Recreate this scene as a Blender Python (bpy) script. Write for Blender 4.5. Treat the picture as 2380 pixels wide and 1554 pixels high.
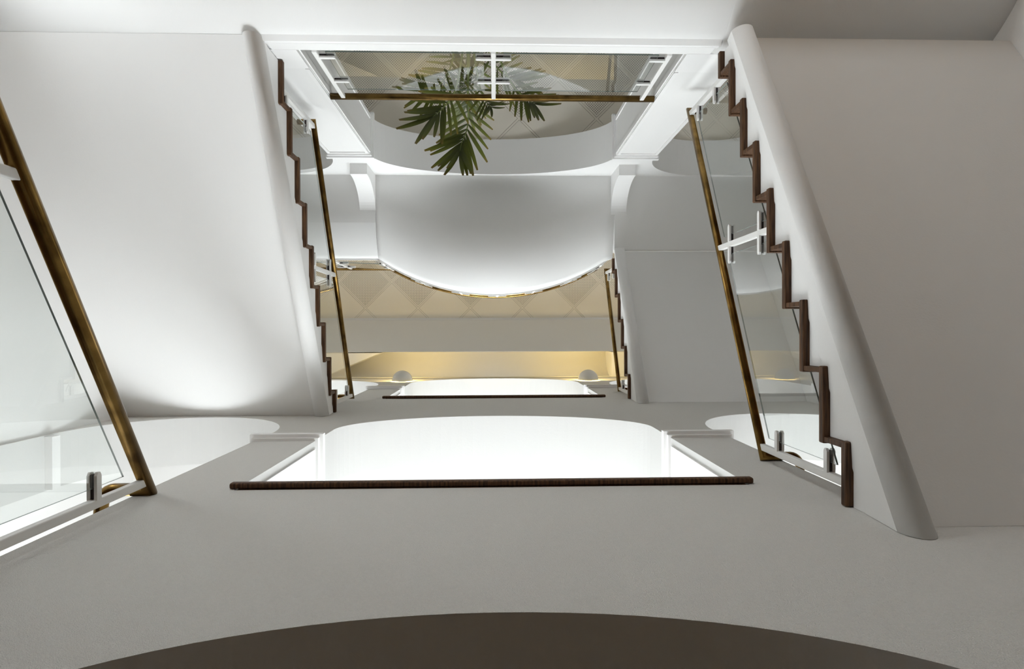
import bpy, bmesh, math, random
from mathutils import Vector, Matrix
random.seed(7)
for o in list(bpy.data.objects): bpy.data.objects.remove(o)
SC = bpy.context.scene
C = SC.collection
ZO = 1.5                        # camera height above the ground floor; heights below are measured from the camera

# ------------------------------------------------------------------ camera
M = Matrix(((0.99955584, 0.00320119, -0.02962908), (-0.0033149, 0.99998732, -0.00378968), (0.02961658, 0.00388622, 0.99955378)))
cam = bpy.data.cameras.new('camera')
cam.sensor_fit = 'HORIZONTAL'; cam.sensor_width = 36; cam.lens = 1384 / 2380 * 36
cam.clip_start = 0.02; cam.clip_end = 200
camo = bpy.data.objects.new('camera', cam); C.objects.link(camo)
r0, r1, r2 = Vector(M[0]), -Vector(M[1]), -Vector(M[2])
R = Matrix((r0, r1, r2)).transposed().to_4x4(); R.translation = (0, 0, ZO)
camo.matrix_world = R
SC.camera = camo

# ------------------------------------------------------------------ light and exposure
W = bpy.data.worlds.new('sky'); SC.world = W; W.use_nodes = True
bg = W.node_tree.nodes['Background']
bg.inputs[0].default_value = (0.925, 0.955, 1.0, 1); bg.inputs[1].default_value = 15.8
vs = SC.view_settings
vs.view_transform = 'Standard'; vs.look = 'None'; vs.gamma = 1; vs.use_curve_mapping = False
vs.exposure = 0.0
try:
    SC.cycles.max_bounces = 16; SC.cycles.diffuse_bounces = 10; SC.cycles.transparent_max_bounces = 24
    SC.cycles.glossy_bounces = 6; SC.cycles.caustics_reflective = False; SC.cycles.caustics_refractive = False
    SC.cycles.sample_clamp_indirect = 8
except Exception: pass

def portal(loc, rot, sx, sy):
    l = bpy.data.lights.new('window_portal', 'AREA'); l.shape = 'RECTANGLE'; l.size = sx; l.size_y = sy
    l.cycles.is_portal = True
    o = bpy.data.objects.new('window_portal', l); C.objects.link(o); o.location = (loc[0], loc[1], loc[2] + ZO); o.rotation_euler = rot

# ------------------------------------------------------------------ levels (from the camera)
GROUND = -1.5
HL0, HL1, HL2 = -1.35, 2.15, 5.65      # half landings behind the arcade
H0, H1, H2 = 0.42, 4.02, 7.52          # hall floors
YW, TW = 0.73, 0.40                    # arcade face and thickness
YF, TF = -1.90, 0.42                   # hall arcade face and thickness
XO = 3.25                              # side walls
YO = 3.0                               # outer wall with windows
YB = -6.5                              # back of the halls
TOPC = 10.79

# ------------------------------------------------------------------ materials
MATS = {}
def mat(name, col, rough=0.6, metal=0.0, bump=0.0, scale=60, var=0.0, vscale=3, detail=3):
    m = bpy.data.materials.new(name); m.use_nodes = True; MATS[name] = m
    nt = m.node_tree; b = nt.nodes['Principled BSDF']
    b.inputs['Base Color'].default_value = (*col, 1); b.inputs['Roughness'].default_value = rough; b.inputs['Metallic'].default_value = metal
    tc = nt.nodes.new('ShaderNodeTexCoord')
    if bump:
        n = nt.nodes.new('ShaderNodeTexNoise'); n.inputs['Scale'].default_value = scale; n.inputs['Detail'].default_value = detail
        nt.links.new(tc.outputs['Object'], n.inputs['Vector'])
        bp = nt.nodes.new('ShaderNodeBump'); bp.inputs['Strength'].default_value = bump; bp.inputs['Distance'].default_value = 0.01
        nt.links.new(n.outputs['Fac'], bp.inputs['Height']); nt.links.new(bp.outputs['Normal'], b.inputs['Normal'])
    if var:
        n = nt.nodes.new('ShaderNodeTexNoise'); n.inputs['Scale'].default_value = vscale; n.inputs['Detail'].default_value = 4
        nt.links.new(tc.outputs['Object'], n.inputs['Vector'])
        mx = nt.nodes.new('ShaderNodeMix'); mx.data_type = 'RGBA'
        nt.links.new(n.outputs['Fac'], mx.inputs['Factor'])
        mx.inputs['A'].default_value = (*[c * (1 - var) for c in col], 1); mx.inputs['B'].default_value = (*[min(1, c * (1 + var)) for c in col], 1)
        nt.links.new(mx.outputs['Result'], b.inputs['Base Color'])
    return m
mat('plaster', (0.80, 0.792, 0.78), 0.75, bump=0.06, scale=90)
mat('stucco', (0.745, 0.725, 0.69), 0.85, bump=0.75, scale=320, var=0.06, vscale=150, detail=3)
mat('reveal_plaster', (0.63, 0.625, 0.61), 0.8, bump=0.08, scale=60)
mat('trim_paint', (0.82, 0.81, 0.80), 0.45)
mat('tile_plain', (0.82, 0.77, 0.68), 0.8, bump=0.03, scale=200)
mat('shadow_gap', (0.30, 0.285, 0.25), 0.9)
mat('white_metal', (0.80, 0.79, 0.77), 0.35)
mat('gasket', (0.03, 0.02, 0.02), 0.5)
mat('lamp_bowl', (0.72, 0.71, 0.67), 0.6, bump=0.05, scale=80)
mat('pot', (0.12, 0.11, 0.10), 0.5)
mat('soil', (0.05, 0.035, 0.025), 0.9, bump=0.5, scale=40)
mat('bark', (0.16, 0.11, 0.06), 0.85, bump=0.6, scale=40)
mat('floor_wood', (0.37, 0.235, 0.115), 0.5, var=0.25, vscale=4)
mat('floor_stone', (0.38, 0.36, 0.33), 0.45, var=0.05, vscale=8)
mat('floor_tile', (0.22, 0.205, 0.185), 0.4, var=0.08, vscale=8)
mat('rachis', (0.14, 0.17, 0.04), 0.5)

def wood():
    m = mat('dark_wood', (0.06, 0.035, 0.022), 0.5); nt = m.node_tree; b = nt.nodes['Principled BSDF']; b.inputs['Specular IOR Level'].default_value = 0.22
    tc = nt.nodes.new('ShaderNodeTexCoord'); mp = nt.nodes.new('ShaderNodeMapping'); mp.inputs['Scale'].default_value = (90, 6, 90)
    n = nt.nodes.new('ShaderNodeTexNoise'); n.inputs['Scale'].default_value = 1; n.inputs['Detail'].default_value = 5
    nt.links.new(tc.outputs['Object'], mp.inputs['Vector']); nt.links.new(mp.outputs['Vector'], n.inputs['Vector'])
    cr = nt.nodes.new('ShaderNodeValToRGB'); cr.color_ramp.elements[0].position = .3; cr.color_ramp.elements[1].position = .72
    cr.color_ramp.elements[0].color = (0.028, 0.013, 0.007, 1); cr.color_ramp.elements[1].color = (0.145, 0.073, 0.035, 1)
    nt.links.new(n.outputs['Fac'], cr.inputs['Fac']); nt.links.new(cr.outputs['Color'], b.inputs['Base Color'])
wood()
def brass():
    m = mat('aged_brass', (0.36, 0.22, 0.07), 0.27, 1.0); nt = m.node_tree; b = nt.nodes['Principled BSDF']
    tc = nt.nodes.new('ShaderNodeTexCoord'); n = nt.nodes.new('ShaderNodeTexNoise'); n.inputs['Scale'].default_value = 9; n.inputs['Detail'].default_value = 6
    nt.links.new(tc.outputs['Object'], n.inputs['Vector'])
    cr = nt.nodes.new('ShaderNodeValToRGB'); cr.color_ramp.elements[0].position = .3; cr.color_ramp.elements[1].position = .75
    cr.color_ramp.elements[0].color = (0.11, 0.063, 0.018, 1); cr.color_ramp.elements[1].color = (0.36, 0.22, 0.066, 1)
    nt.links.new(n.outputs['Fac'], cr.inputs['Fac']); nt.links.new(cr.outputs['Color'], b.inputs['Base Color'])
brass()
def glass():
    m = bpy.data.materials.new('clear_glass'); m.use_nodes = True; MATS['clear_glass'] = m
    nt = m.node_tree; nt.nodes.remove(nt.nodes['Principled BSDF']); out = nt.nodes['Material Output']
    tr = nt.nodes.new('ShaderNodeBsdfTransparent'); tr.inputs[0].default_value = (0.955, 0.972, 0.965, 1)
    gl = nt.nodes.new('ShaderNodeBsdfGlossy'); gl.inputs['Roughness'].default_value = 0.0; gl.inputs[0].default_value = (1, 1, 1, 1)
    fr = nt.nodes.new('ShaderNodeFresnel'); fr.inputs[0].default_value = 1.5
    ge = nt.nodes.new('ShaderNodeNewGeometry')
    s = nt.nodes.new('ShaderNodeMath'); s.operation = 'SUBTRACT'; s.inputs[0].default_value = 1; nt.links.new(ge.outputs['Backfacing'], s.inputs[1])
    k = nt.nodes.new('ShaderNodeMath'); k.operation = 'MULTIPLY'; nt.links.new(fr.outputs[0], k.inputs[0]); nt.links.new(s.outputs[0], k.inputs[1])
    k2 = nt.nodes.new('ShaderNodeMath'); k2.operation = 'MULTIPLY'; k2.use_clamp = True; k2.inputs[1].default_value = 1.8; nt.links.new(k.outputs[0], k2.inputs[0])
    mx = nt.nodes.new('ShaderNodeMixShader'); nt.links.new(k2.outputs[0], mx.inputs[0]); nt.links.new(tr.outputs[0], mx.inputs[1]); nt.links.new(gl.outputs[0], mx.inputs[2])
    nt.links.new(mx.outputs[0], out.inputs['Surface'])
glass()
mat('glass_edge', (0.22, 0.27, 0.255), 0.2)
def perforated():
    m = mat('tile_perforated', (0.82, 0.77, 0.68), 0.8); nt = m.node_tree; b = nt.nodes['Principled BSDF']
    tc = nt.nodes.new('ShaderNodeTexCoord'); sp = nt.nodes.new('ShaderNodeSeparateXYZ'); nt.links.new(tc.outputs['UV'], sp.inputs[0])
    def mth(op, a, v=None, c=None):
        n = nt.nodes.new('ShaderNodeMath'); n.operation = op
        nt.links.new(a, n.inputs[0])
        if v is not None:
            if isinstance(v, (int, float)): n.inputs[1].default_value = v
            else: nt.links.new(v, n.inputs[1])
        return n.outputs[0]
    P = 0.0217
    def cell(a): return mth('SUBTRACT', mth('FRACT', mth('ADD', mth('DIVIDE', a, P), 100.0)), 0.5)
    cx, cy = cell(sp.outputs[0]), cell(sp.outputs[1])
    d2 = mth('ADD', mth('MULTIPLY', cx, cx), mth('MULTIPLY', cy, cy))
    hole = mth('LESS_THAN', d2, 0.26 ** 2)
    ins = mth('MULTIPLY', mth('LESS_THAN', mth('ABSOLUTE', sp.outputs[0]), 14 * P), mth('LESS_THAN', mth('ABSOLUTE', sp.outputs[1]), 14 * P))
    f = mth('MULTIPLY', hole, ins)
    mx = nt.nodes.new('ShaderNodeMix'); mx.data_type = 'RGBA'; nt.links.new(f, mx.inputs['Factor'])
    mx.inputs['A'].default_value = (0.82, 0.77, 0.68, 1); mx.inputs['B'].default_value = (0.09, 0.08, 0.06, 1)
    nt.links.new(mx.outputs['Result'], b.inputs['Base Color'])
perforated()
def leaf():
    m = mat('palm_leaf', (0.06, 0.10, 0.015), 0.45); nt = m.node_tree; b = nt.nodes['Principled BSDF']
    tc = nt.nodes.new('ShaderNodeTexCoord'); sp = nt.nodes.new('ShaderNodeSeparateXYZ'); nt.links.new(tc.outputs['UV'], sp.inputs[0])
    cr = nt.nodes.new('ShaderNodeValToRGB'); e = cr.color_ramp.elements
    e[0].position = 0.0; e[0].color = (0.040, 0.052, 0.007, 1); e[1].position = 0.8; e[1].color = (0.135, 0.155, 0.020, 1)
    x = cr.color_ramp.elements.new(1.0); x.color = (0.22, 0.15, 0.03, 1)
    nt.links.new(sp.outputs[0], cr.inputs['Fac']); nt.links.new(cr.outputs['Color'], b.inputs['Base Color'])
leaf()

# ------------------------------------------------------------------ helpers
def newobj(name, bm, m, parent=None, smooth=False, loc=(0, 0, 0)):
    me = bpy.data.meshes.new(name); bm.normal_update(); bm.to_mesh(me); bm.free()
    for x in (m if isinstance(m, (list, tuple)) else [m]): me.materials.append(MATS[x])
    if smooth:
        for p in me.polygons: p.use_smooth = True
    o = bpy.data.objects.new(name, me); C.objects.link(o)
    if parent is not None:
        o.parent = parent; o.location = loc
    else:
        o.location = (loc[0], loc[1], loc[2] + ZO)
    return o
def empty(name, loc=(0, 0, 0)):
    o = bpy.data.objects.new(name, None); C.objects.link(o); o.empty_display_size = 0.1
    o.location = (loc[0], loc[1], loc[2] + ZO); return o
def tag(o, label, cat, group=None):
    o['label'] = label; o['category'] = cat
    if group: o['group'] = group
    return o
def st(o, label=None):
    o['kind'] = 'structure'
    if label: o['label'] = label
    return o
def rel(p, root): return Vector((p[0], p[1], p[2])) - Vector((root.location.x, root.location.y, root.location.z - ZO))
def box(bm, x0, x1, y0, y1, z0, z1, mi=0):
    v = [bm.verts.new(p) for p in ((x0, y0, z0), (x1, y0, z0), (x1, y1, z0), (x0, y1, z0), (x0, y0, z1), (x1, y0, z1), (x1, y1, z1), (x0, y1, z1))]
    for f in ((3, 2, 1, 0), (4, 5, 6, 7), (0, 1, 5, 4), (1, 2, 6, 5), (2, 3, 7, 6), (3, 0, 4, 7)):
        fc = bm.faces.new([v[i] for i in f]); fc.material_index = mi
    return v
def prism(bm, pts, fn, a, b, mi=0):
    """pts: 2-D outline; fn(u, v, t) -> 3-D; extruded from t=a to t=b"""
    A = [bm.verts.new(fn(u, v, a)) for u, v in pts]; B = [bm.verts.new(fn(u, v, b)) for u, v in pts]
    n = len(pts); fs = [bm.faces.new(A), bm.faces.new(B[::-1])]
    for i in range(n): fs.append(bm.faces.new((A[i], B[i], B[(i + 1) % n], A[(i + 1) % n])))
    for f in fs: f.material_index = mi
    return fs
def fix(bm): bmesh.ops.recalc_face_normals(bm, faces=bm.faces[:]); return bm
def bevel(bm, w, seg=2):
    bmesh.ops.bevel(bm, geom=bm.edges[:], offset=w, segments=seg, affect='EDGES', profile=0.5); return bm
XZ = lambda u, v, t: (u, t, v)
YZ = lambda u, v, t: (t, u, v)
XY = lambda u, v, t: (u, v, t)
def tube(bm, pts, r, seg=14, caps=True, mi=0):
    pts = [Vector(p) for p in pts]; n = len(pts); rings = []
    up = Vector((0, 0, 1)); T0 = (pts[1] - pts[0]).normalized()
    if abs(T0.dot(up)) > 0.95: up = Vector((0, 1, 0))
    N = (up - T0 * up.dot(T0)).normalized()
    for i in range(n):
        if i == 0: T = (pts[1] - pts[0]).normalized(); k = 1; D = T
        elif i == n - 1: T = (pts[-1] - pts[-2]).normalized(); D = T
        else:
            a = (pts[i] - pts[i - 1]).normalized(); b = (pts[i + 1] - pts[i]).normalized(); D = (a + b).normalized(); T = a
        a = (pts[i] - pts[i - 1]).normalized() if i else T
        N = (N - a * N.dot(a)).normalized(); Bv = a.cross(N)
        rr = r(i / (n - 1)) if callable(r) else r
        ring = []
        for j in range(seg):
            ang = 2 * math.pi * j / seg; o = (N * math.cos(ang) + Bv * math.sin(ang)) * rr
            # slide along incoming direction onto the mitre plane
            s = -o.dot(D) / a.dot(D) if abs(a.dot(D)) > 1e-4 else 0
            ring.append(bm.verts.new(pts[i] + o + a * s))
        rings.append(ring)
        if 0 < i < n - 1:
            b = (pts[i + 1] - pts[i]).normalized(); N = a.rotation_difference(b) @ N
    for i in range(n - 1):
        for j in range(seg):
            f = bm.faces.new((rings[i][j], rings[i][(j + 1) % seg], rings[i + 1][(j + 1) % seg], rings[i + 1][j])); f.material_index = mi; f.smooth = True
    if caps:
        bm.faces.new(rings[0][::-1]).material_index = mi; bm.faces.new(rings[-1]).material_index = mi
    return bm
def boolean(o, cutters):
    """cut the listed bmeshes out of object o (evaluated once, no operators)"""
    cs = []
    for i, cb in enumerate(cutters):
        me = bpy.data.meshes.new('cut'); fix(cb); cb.to_mesh(me); cb.free()
        c = bpy.data.objects.new('cut', me); C.objects.link(c); c.location = (0, 0, ZO) if o.parent is None else (0, 0, 0); cs.append(c)
        md = o.modifiers.new('b%d' % i, 'BOOLEAN'); md.operation = 'DIFFERENCE'; md.solver = 'EXACT'; md.object = c
    bpy.context.view_layer.update()
    dg = bpy.context.evaluated_depsgraph_get()
    me = bpy.data.meshes.new_from_object(o.evaluated_get(dg))
    o.modifiers.clear(); old = o.data; o.data = me; me.name = old.name
    for c in cs:
        d = c.data; bpy.data.objects.remove(c); bpy.data.meshes.remove(d)
def arch_outline(xc, hw, z0, zs, rise, n=40):
    pts = [(xc - hw, z0), (xc + hw, z0)]
    for i in range(n + 1):
        a = math.pi * i / n; pts.append((xc + hw * math.cos(a), zs + rise * math.sin(a)))
    return pts
def arch_cut(xc, hw, z0, zs, rise, y0, y1):
    bm = bmesh.new(); prism(bm, arch_outline(xc, hw, z0, zs, rise), XZ, y0, y1); return bm
def slab(name, x0, x1, y0, y1, z0, z1, m):
    bm = bmesh.new(); box(bm, x0, x1, y0, y1, z0, z1); return st(newobj(name, fix(bm), m))

# ------------------------------------------------------------------ shell
TOPZ = 11.6
slab('floor', -XO - .3, XO + .3, YB - .3, YO + .3, GROUND - .2, GROUND, 'floor_wood')
slab('wall_left', -XO - .3, -XO, YB - .3, YO + .3, GROUND, TOPZ, 'plaster')
wr = slab('wall_right', XO, XO + .3, YB - .3, YO + .3, GROUND, TOPZ, 'plaster')
slab('wall_back', -XO, XO, YB - .3, YB, GROUND, TOPZ, 'plaster')
slab('roof', -XO - .3, XO + .3, YB - .3, YO + .3, TOPZ, TOPZ + .2, 'plaster')['kind'] = 'structure'

# outer wall with three windows on each upper half landing
wo = slab('wall_outer', -XO, XO, YO, YO + .3, GROUND, TOPZ, 'plaster')
WIN = []
for lv, ws in ((HL1, (.30, 1.18, .42)), (HL2, (.5, 1.34, .5))):
    for xc, hw in zip((-2.45, 0, 2.45), ws): WIN.append((xc, hw, lv + .12, lv + (2.40 if lv == HL1 else 2.5)))
cuts = []
for xc, hw, z0, z1 in WIN:
    bm = bmesh.new(); box(bm, xc - hw, xc + hw, YO - .1, YO + .4, z0, z1); cuts.append(bm)
boolean(wo, cuts)
for i, (xc, hw, z0, z1) in enumerate(WIN):
    w = st(empty('window_%d' % (i + 1), (xc, YO + .12, z0)))
    bm = bmesh.new(); hgt = z1 - z0
    for a in (-hw, hw - .06): box(bm, a, a + .06, -.03, .03, 0, hgt)
    for z in (0, hgt * .68, hgt - .06): box(bm, -hw, hw, -.03, .03, z, z + .06)
    n = 3 if hw > 1 else 2
    for k in range(1, n): xx = -hw + 2 * hw * k / n; box(bm, xx - .025, xx + .025, -.025, .025, 0, hgt)
    newobj('window_frame', fix(bm), 'trim_paint', w)
    for k in range(n):
        bm = bmesh.new(); box(bm, -hw + 2 * hw * k / n + .03, -hw + 2 * hw * (k + 1) / n - .03, -.004, .004, .05, hgt - .05)
        newobj('pane', fix(bm), 'clear_glass', w)
    portal((xc, YO + .02, (z0 + z1) / 2), (-math.pi / 2, 0, 0), 2 * hw, hgt)

# window in the left wall above the lowest flight
wl = bpy.data.objects['wall_left']; WL = (-2.75, -1.55, 2.20, 3.10)
bm = bmesh.new(); box(bm, -XO - .4, -XO + .1, *WL); boolean(wl, [bm])
w = st(empty('window_7', (-XO - .12, 0, WL[2])))
bm = bmesh.new(); hgt = WL[3] - WL[2]
for a in (WL[0], WL[1] - .06, (WL[0] + WL[1]) / 2 - .03): box(bm, -.03, .03, a, a + .06, 0, hgt)
for z in (0, hgt - .06): box(bm, -.03, .03, WL[0], WL[1], z, z + .06)
newobj('window_frame', fix(bm), 'trim_paint', w)
for k in (0, 1):
    m_ = (WL[0] + WL[1]) / 2; bm = bmesh.new(); box(bm, -.004, .004, (WL[0] + .05, m_ + .03)[k], (m_ - .03, WL[1] - .05)[k], .05, hgt - .05); newobj('pane', fix(bm), 'clear_glass', w)
portal((-XO - .02, (WL[0] + WL[1]) / 2, (WL[2] + WL[3]) / 2), (0, -math.pi / 2, 0), hgt, WL[1] - WL[0])

# unseen window added behind the lower hall as fill light for the well
wb = bpy.data.objects['wall_back']; FILL_WIN = [(-.6, .74)]; cuts = []
for xc, hw in FILL_WIN: bm = bmesh.new(); box(bm, xc - hw, xc + hw, YB - .4, YB + .1, 1.7, 3.3); cuts.append(bm)
boolean(wb, cuts)
for i, (xc, hw) in enumerate(FILL_WIN):
    w = st(empty('window_%d' % (8 + i), (xc, YB - .12, 1.7))); bm = bmesh.new()
    for a in (-hw, hw - .06, -.03): box(bm, a, a + .06, -.03, .03, 0, 1.6)
    for z in (0, 1.54): box(bm, -hw, hw, -.03, .03, z, z + .06)
    newobj('window_frame', fix(bm), 'trim_paint', w)
    for k in (0, 1): bm = bmesh.new(); box(bm, (-hw + .05, .03)[k], (-.03, hw - .05)[k], -.004, .004, .05, 1.55); newobj('pane', fix(bm), 'clear_glass', w)
    portal((xc, YB - .02, 2.5), (math.pi / 2, 0, 0), 2 * hw, 1.6)

# half landings
for z in (HL1, HL2):
    slab('floor', -XO, XO, YW + TW, YO, z - .1, z, 'floor_stone' if z == HL1 else 'floor_tile'); slab('ceiling', -XO, XO, YW + TW, YO, z - .2, z - .101, 'plaster')
slab('floor', -XO, XO, YW + TW, YO, HL0 - .15, HL0, 'floor_wood')
slab('ceiling', -XO, XO, YW + TW, YO, 9.7, 9.9, 'plaster')

# arcade wall facing the well, three arches on every level
bm = bmesh.new(); box(bm, -XO, XO, YW, YW + TW, GROUND, 11.3)
arc = st(newobj('wall_front', fix(bm), 'stucco'), 'stuccoed arcade wall with three arches on every level')
cuts = []
y0, y1 = YW - .3, YW + TW + .3
for s, zs, up in ((2.80, 4.53, 0), (6.59, 8.65, 1)):
    cuts.append(arch_cut(0, 1.212, s, zs, .67 if not up else .75, y0, y1))
for sg, z0, zs in ((-1, 1.60, 4.4), (1, 2.29, 4.4), (-1, 5.36, 8.3), (1, 6.24, 8.3)): cuts.append(arch_cut(sg * 2.425, .80, z0, zs, .83, y0, y1))
cuts.append(arch_cut(0, 1.212, GROUND + .02, .88, .67, y0, y1))
for sg in (-1, 1): cuts.append(arch_cut(sg * 2.425, .80, GROUND + .02, .75, .80, y0, y1))
boolean(arc, cuts)
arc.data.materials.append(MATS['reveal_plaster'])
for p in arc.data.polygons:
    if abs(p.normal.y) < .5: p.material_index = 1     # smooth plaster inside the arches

# impost mouldings round the arcade piers, raised reveal panels, wooden parapet caps
tn = [0]
def trim(bm, m='trim_paint', parent=None):
    if parent is not None: return newobj('trim', fix(bm), m, parent)
    tn[0] += 1; return st(newobj('trim_%d' % tn[0], fix(bm), m))
def ring(bm, xa, xb, ya, yb, z0, z1, p):
    """moulding strip round a rectangular pier (front, back and both reveals)"""
    box(bm, xa - p, xb + p, ya - p, ya, z0, z1); box(bm, xa - p, xb + p, yb, yb + p, z0, z1)
    box(bm, xa - p, xa, ya, yb, z0, z1); box(bm, xb, xb + p, ya, yb, z0, z1)
for zi in (4.06, 7.70):
    for sg in (-1, 1):
        xa, xb = sorted((sg * 1.212, sg * 1.625))
        bm = bmesh.new()
        ring(bm, xa, xb, YW, YW + TW, zi, zi + .035, .018); ring(bm, xa, xb, YW, YW + TW, zi + .035, zi + .09, .040)
        trim(bm)
        bm = bmesh.new(); xr = sg * 1.212
        a, b = sorted((xr, xr - sg * .010)); zb = 2.87 if zi < 5 else 6.67
        box(bm, a, b, YW + .05, YW + TW - .05, zb, zi - .03); trim(bm)
for zi, zb in ((4.06, 1.65), (7.70, 6.45)):
    for sg in (-1, 1):
        a, b = sorted((sg * 1.625, sg * 1.643)); bm = bmesh.new(); box(bm, a, b, YW + .012, YW + TW - .012, zb if sg < 0 else max(zb, 2.48), zi - .004); trim(bm)
    if zi < 5:
        for sg in (-1, 1):
            a, b = sorted((sg * 3.17, sg * XO)); bm = bmesh.new(); box(bm, a, b, YW + .01, YW + TW - .01, 4.36, 4.44); trim(bm)
for z, who in ((2.80, 'lower'), (6.59, 'upper')):
    root = empty('parapet_cap', (0, YW, z)); th = .052 if who == 'lower' else .062
    bm = bmesh.new(); box(bm, -1.205, 1.205, .0, TW + .02, .003, th); bevel(bm, .006, 2); newobj('cap_board', bm, 'dark_wood', root)
    bm = bmesh.new(); box(bm, -1.24, 1.24, -.030, -.001, .010, th); bevel(bm, .010, 3); newobj('cap_nosing', bm, 'dark_wood', root)
    tag(root, 'dark wooden cap on the parapet of the %s' % ('large bright central arch nearest the camera' if who == 'lower' else 'higher central arch between the wall lamps'), 'parapet cap', 'wooden parapet caps')

# hall arcade (only the level the photograph shows)
bm = bmesh.new(); box(bm, -XO, XO, YF - TF, YF, H1, 7.30)
hal = st(newobj('wall_hall', fix(bm), 'plaster'), 'white arcade wall between the hall and the stair well')
cuts = [arch_cut(0, 1.315, H1 - .1, 6.42, .76, YF - TF - .3, YF + .3)]
for sg in (-1, 1): cuts.append(arch_cut(sg * 2.50, .745, H1 - .1, 6.47, .72, YF - TF - .3, YF + .3))
boolean(hal, cuts)
for sg in (-1, 1):
    xa, xb = sorted((sg * 1.315, sg * 1.755))
    bm = bmesh.new(); ring(bm, xa, xb, YF - TF, YF, 6.375, 6.405, .016); ring(bm, xa, xb, YF - TF, YF, 6.405, 6.455, .034); trim(bm)
    bm = bmesh.new()
    for x in (xa + .004, xb - .034): box(bm, x, x + .03, YF, YF + .012, H1 + .30, 6.34)
    box(bm, xa + .034, xb - .034, YF, YF + .012, 6.31, 6.34)
    trim(bm)
    bm = bmesh.new(); xr = sg * 1.315; a, b = sorted((xr, xr - sg * .010))
    for ya in (YF - TF + .01, YF - .05): box(bm, a, b, ya, ya + .04, H1 + .02, 6.36)
    trim(bm)
    # low plinth
    bm = bmesh.new(); box(bm, xa, xb, YF, YF + .014, H1, H1 + .28); trim(bm)

# hall floors: first landing with its upswept soffit rim, fascia and moulding; lower hall
def rim_profile(y_edge, z_edge, z_flat, D, n=14):
    """soffit outline from the flat part to the edge (y, z)"""
    return [(y_edge - D * (1 - i / n), z_edge - (z_edge - z_flat) * (1 - (i / n) ** 2)) for i in range(n + 1)]
cols = []
def rim_col(x, ye, ze, zf, D): return [(x, YB, zf)] + [(x, y, z) for y, z in rim_profile(ye, ze, zf, D)]
LC, CN, RC_ = (-1.878, 3.802, 3.50, .422), (YF + .02, 3.80, 3.50, .42), (-1.82, 3.892, 3.50, .48)     # one curve, cut at different edges
mixp = lambda a, b, t: tuple(p + (q - p) * t for p, q in zip(a, b))
cols.append(rim_col(-XO, *LC))
for i in range(9): t = i / 8; cols.append(rim_col(-1.479 + .016 * t, *mixp(LC, CN, t * t * (3 - 2 * t))))
for i in range(9): t = i / 8; cols.append(rim_col(1.476 + .016 * t, *mixp(CN, RC_, t * t * (3 - 2 * t))))
cols.append(rim_col(XO, *RC_))
bm = bmesh.new(); G = [[bm.verts.new(p) for p in c] for c in cols]
for c0, c1 in zip(G, G[1:]):
    for j in range(len(c0) - 1): bm.faces.new((c0[j], c0[j + 1], c1[j + 1], c1[j])).smooth = True
T_ = [[bm.verts.new((c[0][0], YB, H1)), bm.verts.new((c[0][0], YF + .004, H1)), bm.verts.new((c[0][0], c[-1][1], c[-1][2] + .004))] for c in cols]
for i in range(len(G) - 1):
    A_, B_ = T_[i], T_[i + 1]
    bm.faces.new((A_[0], A_[1], B_[1], B_[0])); bm.faces.new((A_[1], A_[2], B_[2], B_[1])); bm.faces.new((A_[2], G[i][-1], G[i + 1][-1], B_[2])); bm.faces.new((G[i][0], A_[0], B_[0], G[i + 1][0]))
for i in (0, -1): bm.faces.new(G[i] + [T_[i][2], T_[i][1], T_[i][0]])
st(newobj('floor', fix(bm), 'plaster'), 'first hall landing with an upswept white soffit rim')
bm = bmesh.new()
prof = [(YF - .02, 3.80), (YF + .020, 3.80), (YF + .050, 3.825), (YF + .028, 3.845), (YF + .040, 3.865), (YF + .030, 3.90), (YF + .014, 3.915), (YF + .014, 3.93), (YF - .02, 3.93)]
prism(bm, prof, YZ, -1.475, 1.475); trim(bm)
bm = bmesh.new(); box(bm, -1.475, 1.475, YF, YF + .012, 3.925, H1 + .004); trim(bm)
slab('floor', -XO, XO, YB, YF, H0 - .19, H0, 'floor_wood')

# upper landing with its curved balcony
YE = -.918; CR, CC = 2.544, -.478 - 2.544   # edge line; circle of the bulge
def bulge(inset=0.0, n=40, x=1.43):
    r = CR - inset; pts = []
    a = math.asin(x / r)
    for i in range(n + 1):
        t = -a + 2 * a * i / n; pts.append((r * math.sin(t), CC + r * math.cos(t)))
    return pts
ZE2, ZF2, RIM = 7.40, 7.225, .52
bm = bmesh.new(); prism(bm, [(YF, H2), (YF, ZF2)] + rim_profile(YE, ZE2, ZF2, RIM) + [(YE, H2)], YZ, -XO, -1.4295)
o = st(newobj('floor', fix(bm), 'plaster'))
for p in o.data.polygons: p.use_smooth = abs(p.normal.x) < .5 and -.99 < p.normal.z < -.2
slab('floor', 1.47, XO, YF, YE - .08, 7.235, H2, 'plaster')
slab('floor', -XO, XO, YB, YF, ZF2 + .11, H2, 'plaster')
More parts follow.
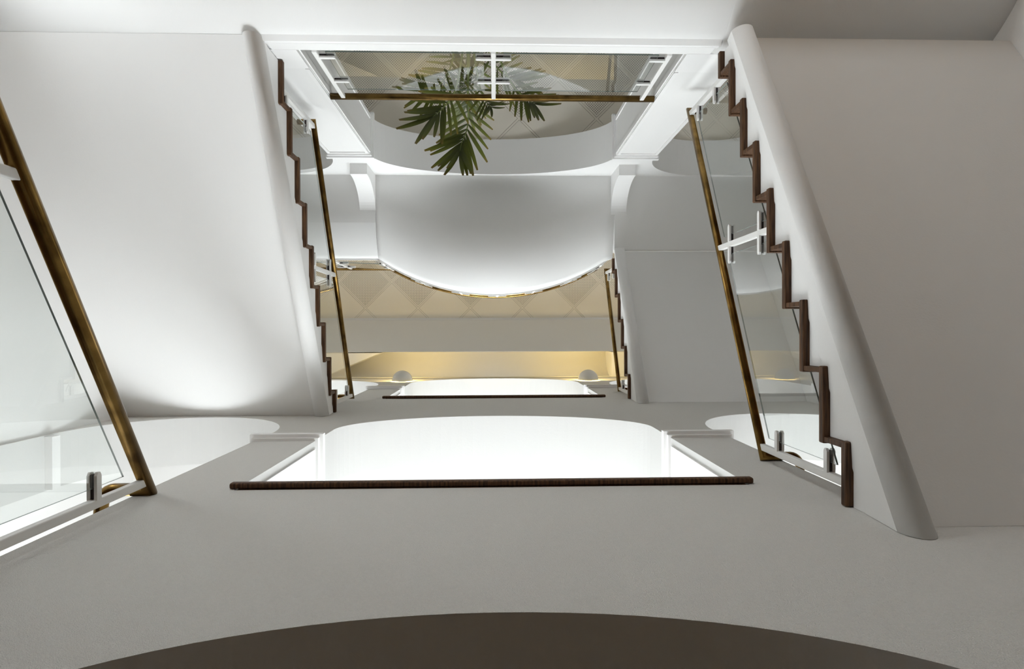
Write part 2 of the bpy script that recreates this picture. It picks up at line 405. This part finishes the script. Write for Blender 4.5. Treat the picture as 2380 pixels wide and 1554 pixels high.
# bulging part: the soffit follows the curved edge
bm = bmesh.new(); NX, NR = 44, 12; E_ = [(-1.428, YE)] + bulge()[1:-1] + [(1.475, YE)]
a_ = math.asin(1.43 / CR); grid = []
for i, (ex, ey) in enumerate(E_):
    row = []
    for j in range(NR + 1):
        f = j / NR
        row.append(bm.verts.new((ex, ey - RIM * 1.25 * (1 - f), ZE2 - (ZE2 - ZF2) * (1 - f * f))))
    row.insert(0, bm.verts.new((ex, YF, ZF2))); grid.append(row)
for A_, B_ in zip(grid, grid[1:]):
    for j in range(NR + 1):
        f = bm.faces.new((A_[j], A_[j + 1], B_[j + 1], B_[j])); f.smooth = True
tops = [[bm.verts.new((ex, ey, H2)), bm.verts.new((ex, YF, H2))] for ex, ey in E_]
for i in range(len(E_) - 1):
    bm.faces.new((tops[i][0], tops[i][1], tops[i + 1][1], tops[i + 1][0]))
    bm.faces.new((grid[i][-1], tops[i][0], tops[i + 1][0], grid[i + 1][-1])); bm.faces.new((grid[i][0], grid[i + 1][0], tops[i + 1][1], tops[i][1]))
for i in (0, -1): bm.faces.new(grid[i] + tops[i])
st(newobj('floor', fix(bm), 'plaster'), 'curved balcony slab bulging into the stair well')
def band(bm, path, z0, z1, p):
    """strip of thickness p along a plan path"""
    for i in range(len(path) - 1):
        (xa, ya), (xb, yb) = path[i], path[i + 1]
        d = Vector((xb - xa, yb - ya)).normalized(); n = Vector((-d.y, d.x)) * p
        q = [(xa, ya), (xb, yb), (xb + n.x, yb + n.y), (xa + n.x, ya + n.y)]
        prism(bm, q, XY, z0, z1)
edge = [(-XO, YE), (-1.428, YE)] + bulge()[1:-1] + [(1.40, YE + .02)]
bm = bmesh.new(); band(bm, edge, ZE2 + .015, ZE2 + .045, .020); band(bm, edge, ZE2 + .045, H2 + .004, .008); trim(bm)

# corbels under the balcony
for sg in (-1, 1):
    xa, xb = sorted((sg * 1.425, sg * 1.615))
    pr = [(YF, 6.74), (-1.78, 6.74)]
    for i in range(1, 17):
        a = math.pi / 2 * i / 16; pr.append((-1.43 - .35 * math.cos(a), 6.74 + .49 * math.sin(a)))
    pr += [(-1.43, 7.235), (YF, 7.235)]
    bm = bmesh.new(); prism(bm, pr, YZ, xa, xb)
    tag(newobj('corbel', fix(bm), 'plaster'), '%s of the two white curved corbels carrying the balcony soffit' % ('left' if sg < 0 else 'right'), 'corbel', 'corbels under the balcony')

# ------------------------------------------------------------------ tiled ceilings (diagonal tiles, perforated except the border rows)
def clip(poly, ax, lim, keep_less):
    out = []
    for i in range(len(poly)):
        a, b = poly[i], poly[(i + 1) % len(poly)]
        ia = (a[ax] <= lim) if keep_less else (a[ax] >= lim); ib = (b[ax] <= lim) if keep_less else (b[ax] >= lim)
        if ia: out.append(a)
        if ia != ib:
            t = (lim - a[ax]) / (b[ax] - a[ax]); out.append((a[0] + t * (b[0] - a[0]), a[1] + t * (b[1] - a[1])))
    return out
def tiled_ceiling(z, x0, x1, y0, y1, vx, vy, plain_from):
    D = .9425; h = D / 2
    bm = bmesh.new(); box(bm, x0, x1, y0, y1, z + .012, z + .10)
    root = st(newobj('ceiling', fix(bm), 'shadow_gap'), 'suspended ceiling of diagonal perforated tiles')
    shared = {}
    i0 = int((x0 - vx) / h) - 2; i1 = int((x1 - vx) / h) + 2; j0 = int((y0 - vy) / h) - 2; j1 = int((y1 - vy) / h) + 2
    gb = bmesh.new()
    for i in range(i0, i1 + 1):
        for j in range(j0, j1 + 1):
            if (i + j) % 2 == 0: continue          # tile centres
            cx, cy = vx + i * h, vy + j * h
            q = h - .0215
            dia = [(cx, cy - q), (cx + q, cy), (cx, cy + q), (cx - q, cy)]
            full = cx - h > x0 and cx + h < x1 and cy - h > y0 and cy + h < y1
            kind = 'tile_plain' if cy > plain_from else 'tile_perforated'
            pl = dia
            for ax, lim, kl in ((0, x0 + .004, False), (0, x1 - .004, True), (1, y0 + .004, False), (1, y1 - .004, True)): 
                if pl: pl = clip(pl, ax, lim, kl)
            if len(pl) < 3: continue
            ar = abs(sum(pl[k][0] * pl[(k + 1) % len(pl)][1] - pl[(k + 1) % len(pl)][0] * pl[k][1] for k in range(len(pl)))) / 2
            if ar < .004: continue
            key = kind if full else None
            if key in shared and full:
                o = bpy.data.objects.new('tile', shared[key]); C.objects.link(o); o.parent = root; o.location = (cx, cy, z)
            else:
                b = bmesh.new(); loc = [(p[0] - cx, p[1] - cy) for p in pl]; prism(b, loc, XY, 0, .011); fix(b)
                uv = b.loops.layers.uv.new('uv')
                for f in b.faces:
                    for l in f.loops:
                        X, Y = l.vert.co.x, l.vert.co.y; l[uv].uv = ((X + Y) * .7071, (Y - X) * .7071)
                o = newobj('tile', b, kind, root, loc=(cx, cy, z))
                if full: shared[key] = o.data
    # grid bars between the tiles
    s2 = math.sqrt(.5)
    for k in range(i0 + j0 - 4, i1 + j1 + 5):
        for sl in (1, -1):
            # vertex lattice lines: (x-vx)+sl*(y-vy) = 2*h*m
            w = .0112 / s2
            c = 2 * h * k
            L = 30
            q = [(vx + c - sl * (-L) - w, vy - L), (vx + c - sl * (-L) + w, vy - L), (vx + c - sl * L + w, vy + L), (vx + c - sl * L - w, vy + L)]
            for ax, lim, kl in ((0, x0 + .004, False), (0, x1 - .004, True), (1, y0 + .004, False), (1, y1 - .004, True)):
                if q: q = clip(q, ax, lim, kl)
            if len(q) >= 3: prism(gb, q, XY, .001 + (.0004 if sl > 0 else 0), .0125)
    g = newobj('ceiling_grid', fix(gb), 'tile_plain', root, loc=(0, 0, z))
    return root
tiled_ceiling(TOPC, -XO, XO, -5.2, -.238, -.432, -.44, -.57)
tiled_ceiling(7.22, -XO, XO, -5.4, YF - TF, .309, -2.59, -2.7)
slab('ceiling', -XO, XO, YB, -5.2, TOPC, TOPC + .1, 'plaster')
slab('ceiling', -XO, XO, YB, -5.4, 7.22, 7.30, 'plaster')
# canted beam beside the tiled ceiling, with a lit coved recess above the wall lamps
ZS, YS = 9.60, .312
bm = bmesh.new(); prism(bm, [(-.238, TOPC - .02), (YS, ZS), (YS + .001, ZS), (YS + .012, ZS + .3), (YS + .06, TOPC + .1), (-.238, TOPC + .1)], YZ, -XO, XO)
st(newobj('ceiling', fix(bm), 'plaster'), 'canted plaster beam between the tiled ceiling and the lit recess')
for pts in ([(-XO, YS + .014), (-1.83, YS + .014), (-2.32, .527), (-2.80, YW), (-XO, YW)], [(1.90, YS + .014), (XO, YS + .014), (XO, YW), (1.90, YW)]):
    bm = bmesh.new(); prism(bm, pts, XY, ZS, 10.4); st(newobj('ceiling', fix(bm), 'plaster'))
bm = bmesh.new(); box(bm, -XO, XO, -.262, -.212, TOPC - .045, TOPC + .02); trim(bm)
bm = bmesh.new(); cov = [(YW, 9.55)]
for i in range(0, 15):
    a = math.pi / 2 * i / 14; cov.append((YW - .40 + .40 * math.cos(a), 9.72 + .42 * math.sin(a)))
cov += [(.30, 10.14), (.30, 10.35), (YW + .02, 10.35), (YW + .02, 9.55)]
prism(bm, cov, YZ, -XO, XO); o = st(newobj('ceiling', fix(bm), 'plaster'), 'coved recess above the wall lamps')
for p in o.data.polygons: p.use_smooth = len(p.vertices) == 4 and abs(p.normal.x) < .5
bm = bmesh.new(); box(bm, -XO, XO, YW - .012, YW, 9.62, 9.70); trim(bm, 'plaster')

# ------------------------------------------------------------------ stair flights
XS = 1.451; XP = 1.482
def flight(sg, up, noses, zs, soff, clip_y, roll, label, end=None, passing=()):
    """sg: side; up=+1 climbs to +Y. noses: nosing Y per tread, zs: tread tops, soff: ((y,z),(y,z)) soffit line"""
    root = empty('stair_flight', (0, 0, 0)); root.location = (sg * 2.3, 0, ZO)
    ox = Vector((sg * 2.3, 0, 0))
    n = len(noses)
    fy = lambda u, v, t: (sg * t - ox.x, u, v)
    for k in range(n):
        ny, z = noses[k], zs[k]
        nxt = noses[k + 1] if (up > 0 and k + 1 < n) else (noses[k + 1] if k + 1 < n else noses[k] + up * .305)
        a, b = ny, nxt + up * .038
        ya, yb = sorted((a, b))
        x0, x1 = XS, XO - .006
        yb2 = min(yb, clip_y - .002)
        if end is not None and k == n - 1: ya = end
        bm = bmesh.new()
        xs = sorted((sg * x0 - ox.x, sg * x1 - ox.x))
        box(bm, xs[0], xs[1], ya, yb2, z - .038, z); bevel(bm, .006, 2)
        newobj('tread', bm, 'dark_wood', root)
        # riser below this tread's nosing
        if k > 0 or up < 0:
            zl = zs[k - 1] if k > 0 else z - .17
            r0, r1_ = sorted((ny + up * .008, ny + up * .030))
            r1_ = min(r1_, clip_y - .004)
            if r1_ > r0:
                bm = bmesh.new(); xs = sorted((sg * (XS + .004) - ox.x, sg * x1 - ox.x)); box(bm, xs[0], xs[1], r0, r1_, zl + .001, z - .039)
                newobj('riser', fix(bm), 'dark_wood', root)
    # plaster body: stepped top under the boards, sloping soffit
    (ya, za), (yb, zb) = soff
    sz = lambda y: za + (zb - za) * max(0, y - ya) / (yb - ya)
    iv = []
    for k in range(n):
        y0, y1 = sorted((noses[k] + up * .032, (noses[k + 1] if k + 1 < n else noses[k] + up * .305) + up * .032))
        if up < 0 and k == n - 1: y0 = end - .002
        if up > 0 and k == 0: y0 = ya
        iv.append((y0, min(y1, clip_y - .001), zs[k] - .040))
    if up < 0: iv.append((ya, end - .002, za + .06))
    bm = bmesh.new()
    for y0, y1, zt in iv:
        if y1 - y0 < .002: continue
        cuts = [y0] + ([ya] if y0 < ya < y1 else []) + [y1]
        for u, v in zip(cuts, cuts[1:]): prism(bm, [(u, sz(u)), (v, sz(v)), (v, zt), (u, zt)], fy, XP, XO - .002)
    newobj('flight_body', fix(bm), 'plaster', root)
    # rounded stringer roll under the inner edge
    (ra, rza), (rb, rzb) = roll
    def sec(top):
        q = [(0, top)] + [(.042 - .062 * math.cos(math.pi * i / 16), .085 - .085 * math.sin(math.pi * i / 16)) for i in range(17)]
        return q + [(.104, top)]
    bm = bmesh.new()
    def ringv(y, z, top): return [bm.verts.new((sg * (XP - .004 + u) - ox.x, y, z + v)) for u, v in sec(top)]
    A, B = ringv(ra, rza, .20), ringv(rb, rzb, .30)
    bm.faces.new(A); bm.faces.new(B[::-1])
    for i in range(len(A)):
        j = (i + 1) % len(A); f = bm.faces.new((A[i], B[i], B[j], A[j])); f.smooth = 0 < i < len(A) - 2
    newobj('stringer_roll', fix(bm), 'plaster', root)
    for (pa, z, pb) in passing:          # last steps, built into the thickness of the arcade arch
        xa, xb = sorted((sg * 1.634, sg * 3.21))
        bm = bmesh.new(); box(bm, xa, xb, pa, pb, z - .15, z); st(newobj('floor', bevel(bm, .005, 1), 'dark_wood'), 'step inside the thickness of the arcade arch')
    tag(root, label, 'stair flight', 'stair flights')
    return root
# right lower flight: rises from the arcade (bottom of the picture) to the first hall
n9 = 9
flight(1, -1, [.8008 - .3042 * k for k in range(n9)], [2.456 + .1707 * k for k in range(n9)], ((-1.82, 3.655), (YW, 2.165)), YW, ((-1.84, 3.53), (YW - .002, 2.03)),
       'nearest right-hand stair flight, dark wooden treads above a shaded white soffit', end=-1.80, passing=[(YW + .002, 2.456, .80), (.80, 2.30, YW + TW - .002)])
flight(-1, 1, [-1.878] + [-1.922 + .3054 * k for k in range(1, n9)], [4.188 + .1667 * k for k in range(n9)], ((-1.877, 3.800), (YW, 5.32)), YW, ((-1.875, 3.745), (YW - .002, 5.215)),
       'left-hand stair flight, dark wooden treads above a bright white soffit', passing=[(YW + .002, 5.52, .827), (.827, 5.65, YW + TW - .002)])
flight(1, -1, [.8028 - .3042 * k for k in range(6)], [6.466 + .1707 * k for k in range(6)], ((-.985, 7.235), (YW, 6.10)), YW, ((-1.01, 7.11), (YW - .002, 5.98)),
       'upper right-hand stair flight of six dark treads beside the curved balcony', end=-.905)
# ------------------------------------------------------------------ railings
def clamp_mesh():
    """two white plates sandwiching the glass, 11 cm long along +X, glass in the XZ plane"""
    bm = bmesh.new()
    for y0, y1 in ((-.020, -.008), (.008, .020)):
        pts = [(0, -.014), (.095, -.014), (.108, -.006), (.108, .006), (.095, .014), (0, .014)]
        prism(bm, pts, lambda u, v, t: (u, t, v), y0, y1, 0)
    box(bm, .004, .050, -.0078, .0078, -.010, .010, 1); box(bm, .050, .100, -.0078, -.0062, -.012, .012, 1); box(bm, .050, .100, .0062, .0078, -.012, .012, 1)
    me = bpy.data.meshes.new('clamp'); fix(bm).to_mesh(me); bm.free()
    me.materials.append(MATS['white_metal']); me.materials.append(MATS['gasket']); return me
CLAMP = clamp_mesh()
def add_post(root, base, top, axis, clamps, w=.036, d=.030):
    """flat post from base to top; axis = angle of the rail direction in plan; clamps: (height above base, +1/-1 along the axis)"""
    L = top - base[2]
    bm = bmesh.new(); box(bm, -w / 2, w / 2, -d / 2, d / 2, 0, L); bevel(bm, .004, 2)
    p = newobj('post', bm, 'white_metal', root, loc=rel(base, root)); p.rotation_euler = (0, 0, axis)
    for h, s in clamps:
        c = bpy.data.objects.new('clamp', CLAMP); C.objects.link(c); c.parent = p
        c.location = (s * (w / 2 - .002), 0, h); c.rotation_euler = (0, 0, 0 if s > 0 else math.pi)
    return p
def add_glass(root, quad, axis, th=.008):
    """quad: four points of the pane's middle plane (world); axis: plan angle of the pane"""
    nrm = Vector((-math.sin(axis), math.cos(axis), 0)) * th / 2
    bm = bmesh.new(); A = [bm.verts.new(rel(Vector(q) - nrm, root)) for q in quad]; B = [bm.verts.new(rel(Vector(q) + nrm, root)) for q in quad]
    bm.faces.new(A); bm.faces.new(B[::-1])
    for i in range(4): bm.faces.new((A[i], B[i], B[(i + 1) % 4], A[(i + 1) % 4])).material_index = 1
    return newobj('glass_panel', fix(bm), ['clear_glass', 'glass_edge'], root)
def stair_rail(X, a, b, posts, nose, label, ret=(True, True), r=.024, ctop=.20, lowend=None):
    """a, b: (y, z) of handrail ends (a at the hall side, b at the arcade); posts: (y, base z, clamp directions)"""
    sg = 1 if X > 0 else -1
    root = empty('stair_railing', (X, posts[0][0], posts[0][1]))
    line = lambda y: a[1] + (b[1] - a[1]) * (y - a[0]) / (b[0] - a[0])
    pts = []
    if ret[0]: pts += [(X + sg * .13, a[0], a[1])]
    pts += [(X, a[0], a[1]), (X, b[0], b[1])]
    if ret[1]:
        pts += [(X + sg * .15, b[0], b[1])]
        for i in range(1, 7):
            t = math.pi / 2 * i / 6; pts.append((X + sg * (.15 + .05 * math.sin(t)), b[0] + .05 * (1 - math.cos(t)), b[1] - .01 * i / 6))
        pts.append((X + sg * .20, b[0] + .26, b[1] - .05))
    bm = bmesh.new(); tube(bm, [rel(p, root) for p in pts], r, 18)
    newobj('handrail', fix(bm), 'aged_brass', root)
    for y, zb, cl in posts:
        top = line(y) - r * .4
        cs = []
        for s in cl:
            cs += [(top - zb - ctop, s), (.20, s)]
        add_post(root, (X, y, zb), top, math.pi / 2, cs)
    for (y0, z0, _), (y1, z1, _) in zip(posts, posts[1:]):
        u, v = y0 + .062, y1 - .062
        add_glass(root, [(X, u, line(u) - .125), (X, v, line(v) - .125), (X, v, nose(v)), (X, u, nose(u))], math.pi / 2)
    tag(root, label, 'railing', 'stair railings'); return root
XR = 1.52
stair_rail(XR, (-1.71, 4.582), (.705, 3.32), [(-1.68, 3.83, [1]), (-.56, 3.143, [1, -1]), (.655, 2.460, [-1])], lambda y: 2.456 + .561 * (.8008 - y) + .022, 'glass railing with brass handrail on the nearest right-hand flight')
stair_rail(-XR, (-1.775, 5.07), (.68, 6.394), [(-1.74, 4.19, [1]), (-.55, 4.857, [1, -1]), (.665, 5.526, [-1])], lambda y: 4.188 + .5458 * (y + 1.922) + .022, 'glass railing with brass handrail on the bright left-hand flight')
stair_rail(XR, (-.838, 8.073), (.702, 7.199), [(-.80, 7.322, [1]), (.69, 6.468, [-1])], lambda y: 6.466 + .561 * (.8028 - y) + .022, 'glass railing with brass handrail on the upper right-hand flight')
stair_rail(-1.565, (-1.75, 1.30), (.705, 2.737), [(-1.74, .292, [1]), (-.52, .959, [1, -1]), (.665, 1.628, [-1])], lambda y: .29 + .5458 * (y + 1.922) + .03, 'nearest glass railing with thick brass handrail at the left edge', r=.029, ctop=.33)
# the lower left flight that carries it (below the frame)
flight(-1, 1, [-1.878] + [-1.922 + .3054 * k for k in range(1, n9)], [.29 + .1667 * k for k in range(n9)], ((YF + .06, -.05), (YW, 1.43)), YW, ((YF + .02, -.08), (YW - .002, 1.32)),
       'lowest left-hand stair flight, under the nearest glass railing', passing=[(YW + .002, 1.624, .827), (.827, 1.79, YW + TW - .002)])

# landing railing between the hall piers
root = empty('landing_railing', (0, YF + .01, H1)); YR = YF + .012
bm = bmesh.new(); tube(bm, [rel((-1.305, YR - .006, 4.82), root), rel((1.305, YR - .006, 4.82), root)], .026, 18); newobj('handrail', fix(bm), 'aged_brass', root)
for x, cl in ((-1.20, [1]), (0.0, [1, -1]), (1.20, [-1])):
    add_post(root, (x, YR, H1 + .004), 4.812, 0, [(h, s) for s in cl for h in (.075, .46)], w=.034, d=.028)
for u, v in ((-1.13, -.068), (.068, 1.13)):
    add_glass(root, [(u, YR, H1 + .02), (v, YR, H1 + .02), (v, YR, 4.66), (u, YR, 4.66)], 0)
tag(root, 'glass railing with straight brass handrail in front of the palm', 'railing')

# balcony railing: straight part on the left, curved part over the bulge
root = empty('balcony_railing', (0, CC + CR, H2)); ZB = 8.30
YRL, RR, RC = -.885, 2.848, -.500 - 2.848      # rail line: straight part, then its own slightly flatter curve
def arc_pt(x, off=0.0):
    r = RR + off; t = math.asin(x / r); return (r * math.sin(t), RC + r * math.cos(t), -t)
path = [(-XO + .02, YRL)] + [arc_pt(-1.43 + 2.86 * i / 44)[:2] for i in range(45)]
bm = bmesh.new(); tube(bm, [rel((x, y, ZB), root) for x, y in path], .026, 14); newobj('handrail', fix(bm), 'aged_brass', root)
pp = [(-3.0, YRL, 0, [1]), (-1.97, YRL, 0, [1, -1]), (-1.39, arc_pt(-1.39)[1], .25, [1, -1])]
for x in (-.94, -.45, .04, .53, 1.0):
    q = arc_pt(x); pp.append((q[0], q[1], q[2], [1, -1]))
q = arc_pt(1.36); pp.append((q[0], q[1], q[2], [-1]))
for x, y, an, cl in pp: add_post(root, (x, y, H2 - .06), ZB - .008, an, [(h, s) for s in cl for h in (.16, .56)], w=.032, d=.026)
for (xa, ya, aa, _), (xb, yb, ab, _) in zip(pp, pp[1:]):
    d = Vector((xb - xa, yb - ya)); an = math.atan2(d.y, d.x); d.normalize()
    if xa < -1.5:
        u = (xa + d.x * .065, ya + d.y * .065); v = (xb - d.x * .065, yb - d.y * .065)
        add_glass(root, [(u[0], u[1], H2 + .03), (v[0], v[1], H2 + .03), (v[0], v[1], 8.15), (u[0], u[1], 8.15)], an)
    else:        # bent pane following the curve
        bm = bmesh.new(); N = 10; cols = []
        for i in range(N + 1):
            x = xa + .065 + (xb - xa - .13) * i / N
            pi_, po = arc_pt(x, -.004), arc_pt(x, .004)
            cols.append([bm.verts.new(rel((p[0], p[1], z), root)) for p in (pi_, po) for z in (H2 + .03, 8.15)])
        for i in range(N):
            a, b = cols[i], cols[i + 1]
            for f, mi in (((a[0], b[0], b[1], a[1]), 0), ((a[2], a[3], b[3], b[2]), 0), ((a[1], b[1], b[3], a[3]), 1), ((a[0], a[2], b[2], b[0]), 1)):
                fc = bm.faces.new(f); fc.material_index = mi
        for c in (cols[0], cols[-1]): bm.faces.new((c[0], c[1], c[3], c[2])).material_index = 1
        newobj('glass_panel', fix(bm), ['clear_glass', 'glass_edge'], root)
tag(root, 'curved glass railing with brass handrail along the bulging balcony edge', 'railing')

# ------------------------------------------------------------------ wall lamps
for sg, x in ((-1, -1.375), (1, 1.41)):
    zl = 8.93
    root = empty('wall_lamp', (x, YW, zl))
    bm = bmesh.new(); nu, nv, r = 24, 10, .153
    for rr, flip in ((r, 1), (r - .008, -1)):
        rows = []
        for j in range(nv + 1):
            ph = math.pi / 2 * j / nv           # from rim (0) down to the pole
            rows.append([bm.verts.new((rr * math.cos(ph) * math.cos(t), -.012 - rr * math.cos(ph) * math.sin(t), -rr * math.sin(ph))) for t in [math.pi * i / nu for i in range(nu + 1)]])
        for j in range(nv):
            for i in range(nu):
                q = (rows[j][i], rows[j][i + 1], rows[j + 1][i + 1], rows[j + 1][i])
                f = bm.faces.new(q if flip > 0 else q[::-1]); f.smooth = True
        if flip > 0: rim = rows[0]
        else:
            for i in range(nu): bm.faces.new((rim[i], rows[0][i], rows[0][i + 1], rim[i + 1]))
    bmesh.ops.remove_doubles(bm, verts=bm.verts[:], dist=1e-5)
    newobj('lamp_shade', bm, 'lamp_bowl', root)
    bm = bmesh.new(); box(bm, -.05, .05, -.010, 0, -.06, .05); newobj('back_plate', fix(bm), 'white_metal', root)
    bm = bmesh.new(); bmesh.ops.create_uvsphere(bm, u_segments=12, v_segments=8, radius=.022); newobj('bulb', bm, 'bulb' if 'bulb' in MATS else 'white_metal', root, smooth=True, loc=(0, -.065, -.03))
    l = bpy.data.lights.new('lamp_light', 'POINT'); l.color = (1.0, .73, .25); l.energy = 22; l.shadow_soft_size = .02
    lo = bpy.data.objects.new('lamp_light', l); C.objects.link(lo); lo.parent = root; lo.location = (0, -.07, .02)
    tag(root, '%s of the two white half-dome wall lamps glowing yellow' % ('left' if sg < 0 else 'right'), 'wall lamp', 'half-dome wall lamps')

# ------------------------------------------------------------------ palm behind the landing railing
PX, PY = -.20, -2.75
palm = empty('potted_palm', (PX, PY, H1))
bm = bmesh.new()
prof = [(.0, .0), (.15, .0), (.20, .36), (.215, .38), (.215, .41), (.185, .41), (.18, .36), (0, .36)]
NS = 28; rings = []
for r, z in prof: rings.append([bm.verts.new((r * math.cos(2 * math.pi * i / NS), r * math.sin(2 * math.pi * i / NS), z)) for i in range(NS)] if r > 0 else [bm.verts.new((0, 0, z))])
for a, b in zip(rings, rings[1:]):
    for i in range(NS):
        j = (i + 1) % NS
        if len(a) == 1: bm.faces.new((a[0], b[i], b[j]))
        elif len(b) == 1: bm.faces.new((a[i], b[0], a[j]))
        else: bm.faces.new((a[i], b[i], b[j], a[j]))
newobj('pot', fix(bm), 'pot', palm, smooth=True)
bm = bmesh.new(); bmesh.ops.create_circle(bm, cap_ends=True, segments=28, radius=.181); newobj('soil', bm, 'soil', palm, loc=(0, 0, .368))
bm = bmesh.new(); tube(bm, [(0, 0, .36), (.01, .03, .50), (0, .06, .64)], lambda t: .055 - .02 * t, 12); newobj('stem', fix(bm), 'bark', palm)
def leaflet_mesh(seed):
    rnd = random.Random(seed); bm = bmesh.new(); uv = bm.loops.layers.uv.new('uv')
    N = 6; rows = []
    for i in range(N + 1):
        t = i / N; w = .056 * (.30 + 1.0 * min(1, t / .25) * .7) * (1 if t < .55 else 1 - .58 * ((t - .55) / .45) ** 1.6)
        dr = -.10 * t * t
        rows.append([(t, bm.verts.new((t, -w, dr + .25 * w))), (t, bm.verts.new((t, 0, dr))), (t, bm.verts.new((t, w, dr + .25 * w)))])
    for a, b in zip(rows, rows[1:]):
        for k in (0, 1):
            f = bm.faces.new((a[k][1], b[k][1], b[k + 1][1], a[k + 1][1])); f.smooth = True
            for l, t in zip(f.loops, (a[k][0], b[k][0], b[k + 1][0], a[k + 1][0])): l[uv].uv = (t, .5)
    me = bpy.data.meshes.new('leaflet'); bm.to_mesh(me); bm.free(); me.materials.append(MATS['palm_leaf']); return me
LEAF = [leaflet_mesh(i) for i in range(2)]
rl = random.Random(3)
def frond(pts, n, length, t0=.35, roll=0.0, a0=70, a1=18, droop=.25, tipfac=.55):
    P = [Vector(p) - Vector((PX, PY, H1)) for p in pts]
    # Catmull-Rom resample
    Q = []; E = [P[0] * 2 - P[1]] + P + [P[-1] * 2 - P[-2]]
    for i in range(1, len(E) - 2):
        for k in range(8):
            t = k / 8; a, b, c, d = E[i - 1], E[i], E[i + 1], E[i + 2]
            Q.append(.5 * ((2 * b) + (c - a) * t + (2 * a - 5 * b + 4 * c - d) * t * t + (3 * b - a - 3 * c + d) * t ** 3))
    Q.append(P[-1])
    bm = bmesh.new(); tube(bm, Q, lambda t: .011 * (1 - .8 * t) + .001, 6)
    fr = newobj('frond', fix(bm), 'rachis', palm)
    def at(t):
        x = t * (len(Q) - 1); i = min(int(x), len(Q) - 2); return Q[i].lerp(Q[i + 1], x - i), (Q[i + 1] - Q[i]).normalized()
    for k in range(n):
        t = t0 + (1 - t0) * (k + .5) / n; p, T = at(t)
        S = T.cross(Vector((0, 0, 1))); S.normalize(); U = S.cross(T)
        S2 = S * math.cos(roll) + U * math.sin(roll)
        for sd in (1, -1):
            f = (t - t0) / (1 - t0)
            an = math.radians(a0 + (a1 - a0) * f + rl.uniform(-5, 5))
            L = length * (.75 + .55 * f - 1.0 * max(0, f - .5) * (1 - tipfac) * 1.3) * rl.uniform(.9, 1.08)
            d = (T * math.cos(an) + S2 * sd * math.sin(an) - Vector((0, 0, 1)) * droop * rl.uniform(.6, 1.3)).normalized()
            nz = (U - d * U.dot(d)).normalized(); ny = nz.cross(d)
            m = Matrix((d * L, ny * L * .95, nz * L)).transposed().to_4x4(); m.translation = p
            o = bpy.data.objects.new('leaflet', LEAF[rl.randrange(2)]); C.objects.link(o); o.parent = fr; o.matrix_local = m
    return fr
cr = (PX + .0, PY + .06, H1 + .62)
frond([cr, (-.22, -2.45, 5.05), (-.23, -2.15, 5.42), (-.245, -1.92, 5.58), (-.30, -1.78, 5.60), (-.315, -1.68, 5.55)], 13, .36, t0=.42, droop=.06, a0=64, a1=12, tipfac=.7)
frond([cr, (-.24, -2.45, 4.95), (-.32, -2.15, 5.20), (-.43, -2.0, 5.28), (-.53, -1.88, 5.22)], 9, .34, t0=.50, droop=.10, a0=66, a1=14, tipfac=.8)
frond([cr, (-.05, -2.5, 4.95), (.14, -2.2, 5.20), (.27, -2.07, 5.24), (.36, -1.98, 5.18)], 8, .27, t0=.55, droop=.1, a0=60)
frond([cr, (-.18, -2.45, 4.98), (-.12, -2.15, 5.22), (-.06, -2.02, 5.25), (-.02, -1.96, 5.20)], 8, .22, t0=.5, droop=.2)
frond([cr, (-.30, -2.55, 5.0), (-.38, -2.35, 5.30), (-.50, -2.25, 5.45), (-.62, -2.2, 5.45)], 11, .30, t0=.4, droop=.1)
frond([cr, (-.20, -2.60, 5.05), (-.22, -2.40, 5.45), (-.25, -2.30, 5.70), (-.27, -2.2, 5.85)], 11, .30, t0=.4, droop=.1)
frond([cr, (-.1, -2.6, 5.05), (-.02, -2.45, 5.35), (.12, -2.38, 5.55), (.25, -2.36, 5.60)], 10, .28, t0=.4, droop=.1)
frond([cr, (-.21, -2.45, 5.0), (-.23, -2.24, 5.35), (-.25, -2.34, 5.62), (-.27, -2.58, 5.75)], 10, .30, t0=.5, droop=.05)
tag(palm, 'potted palm with long green fronds reaching over the brass rail', 'palm')
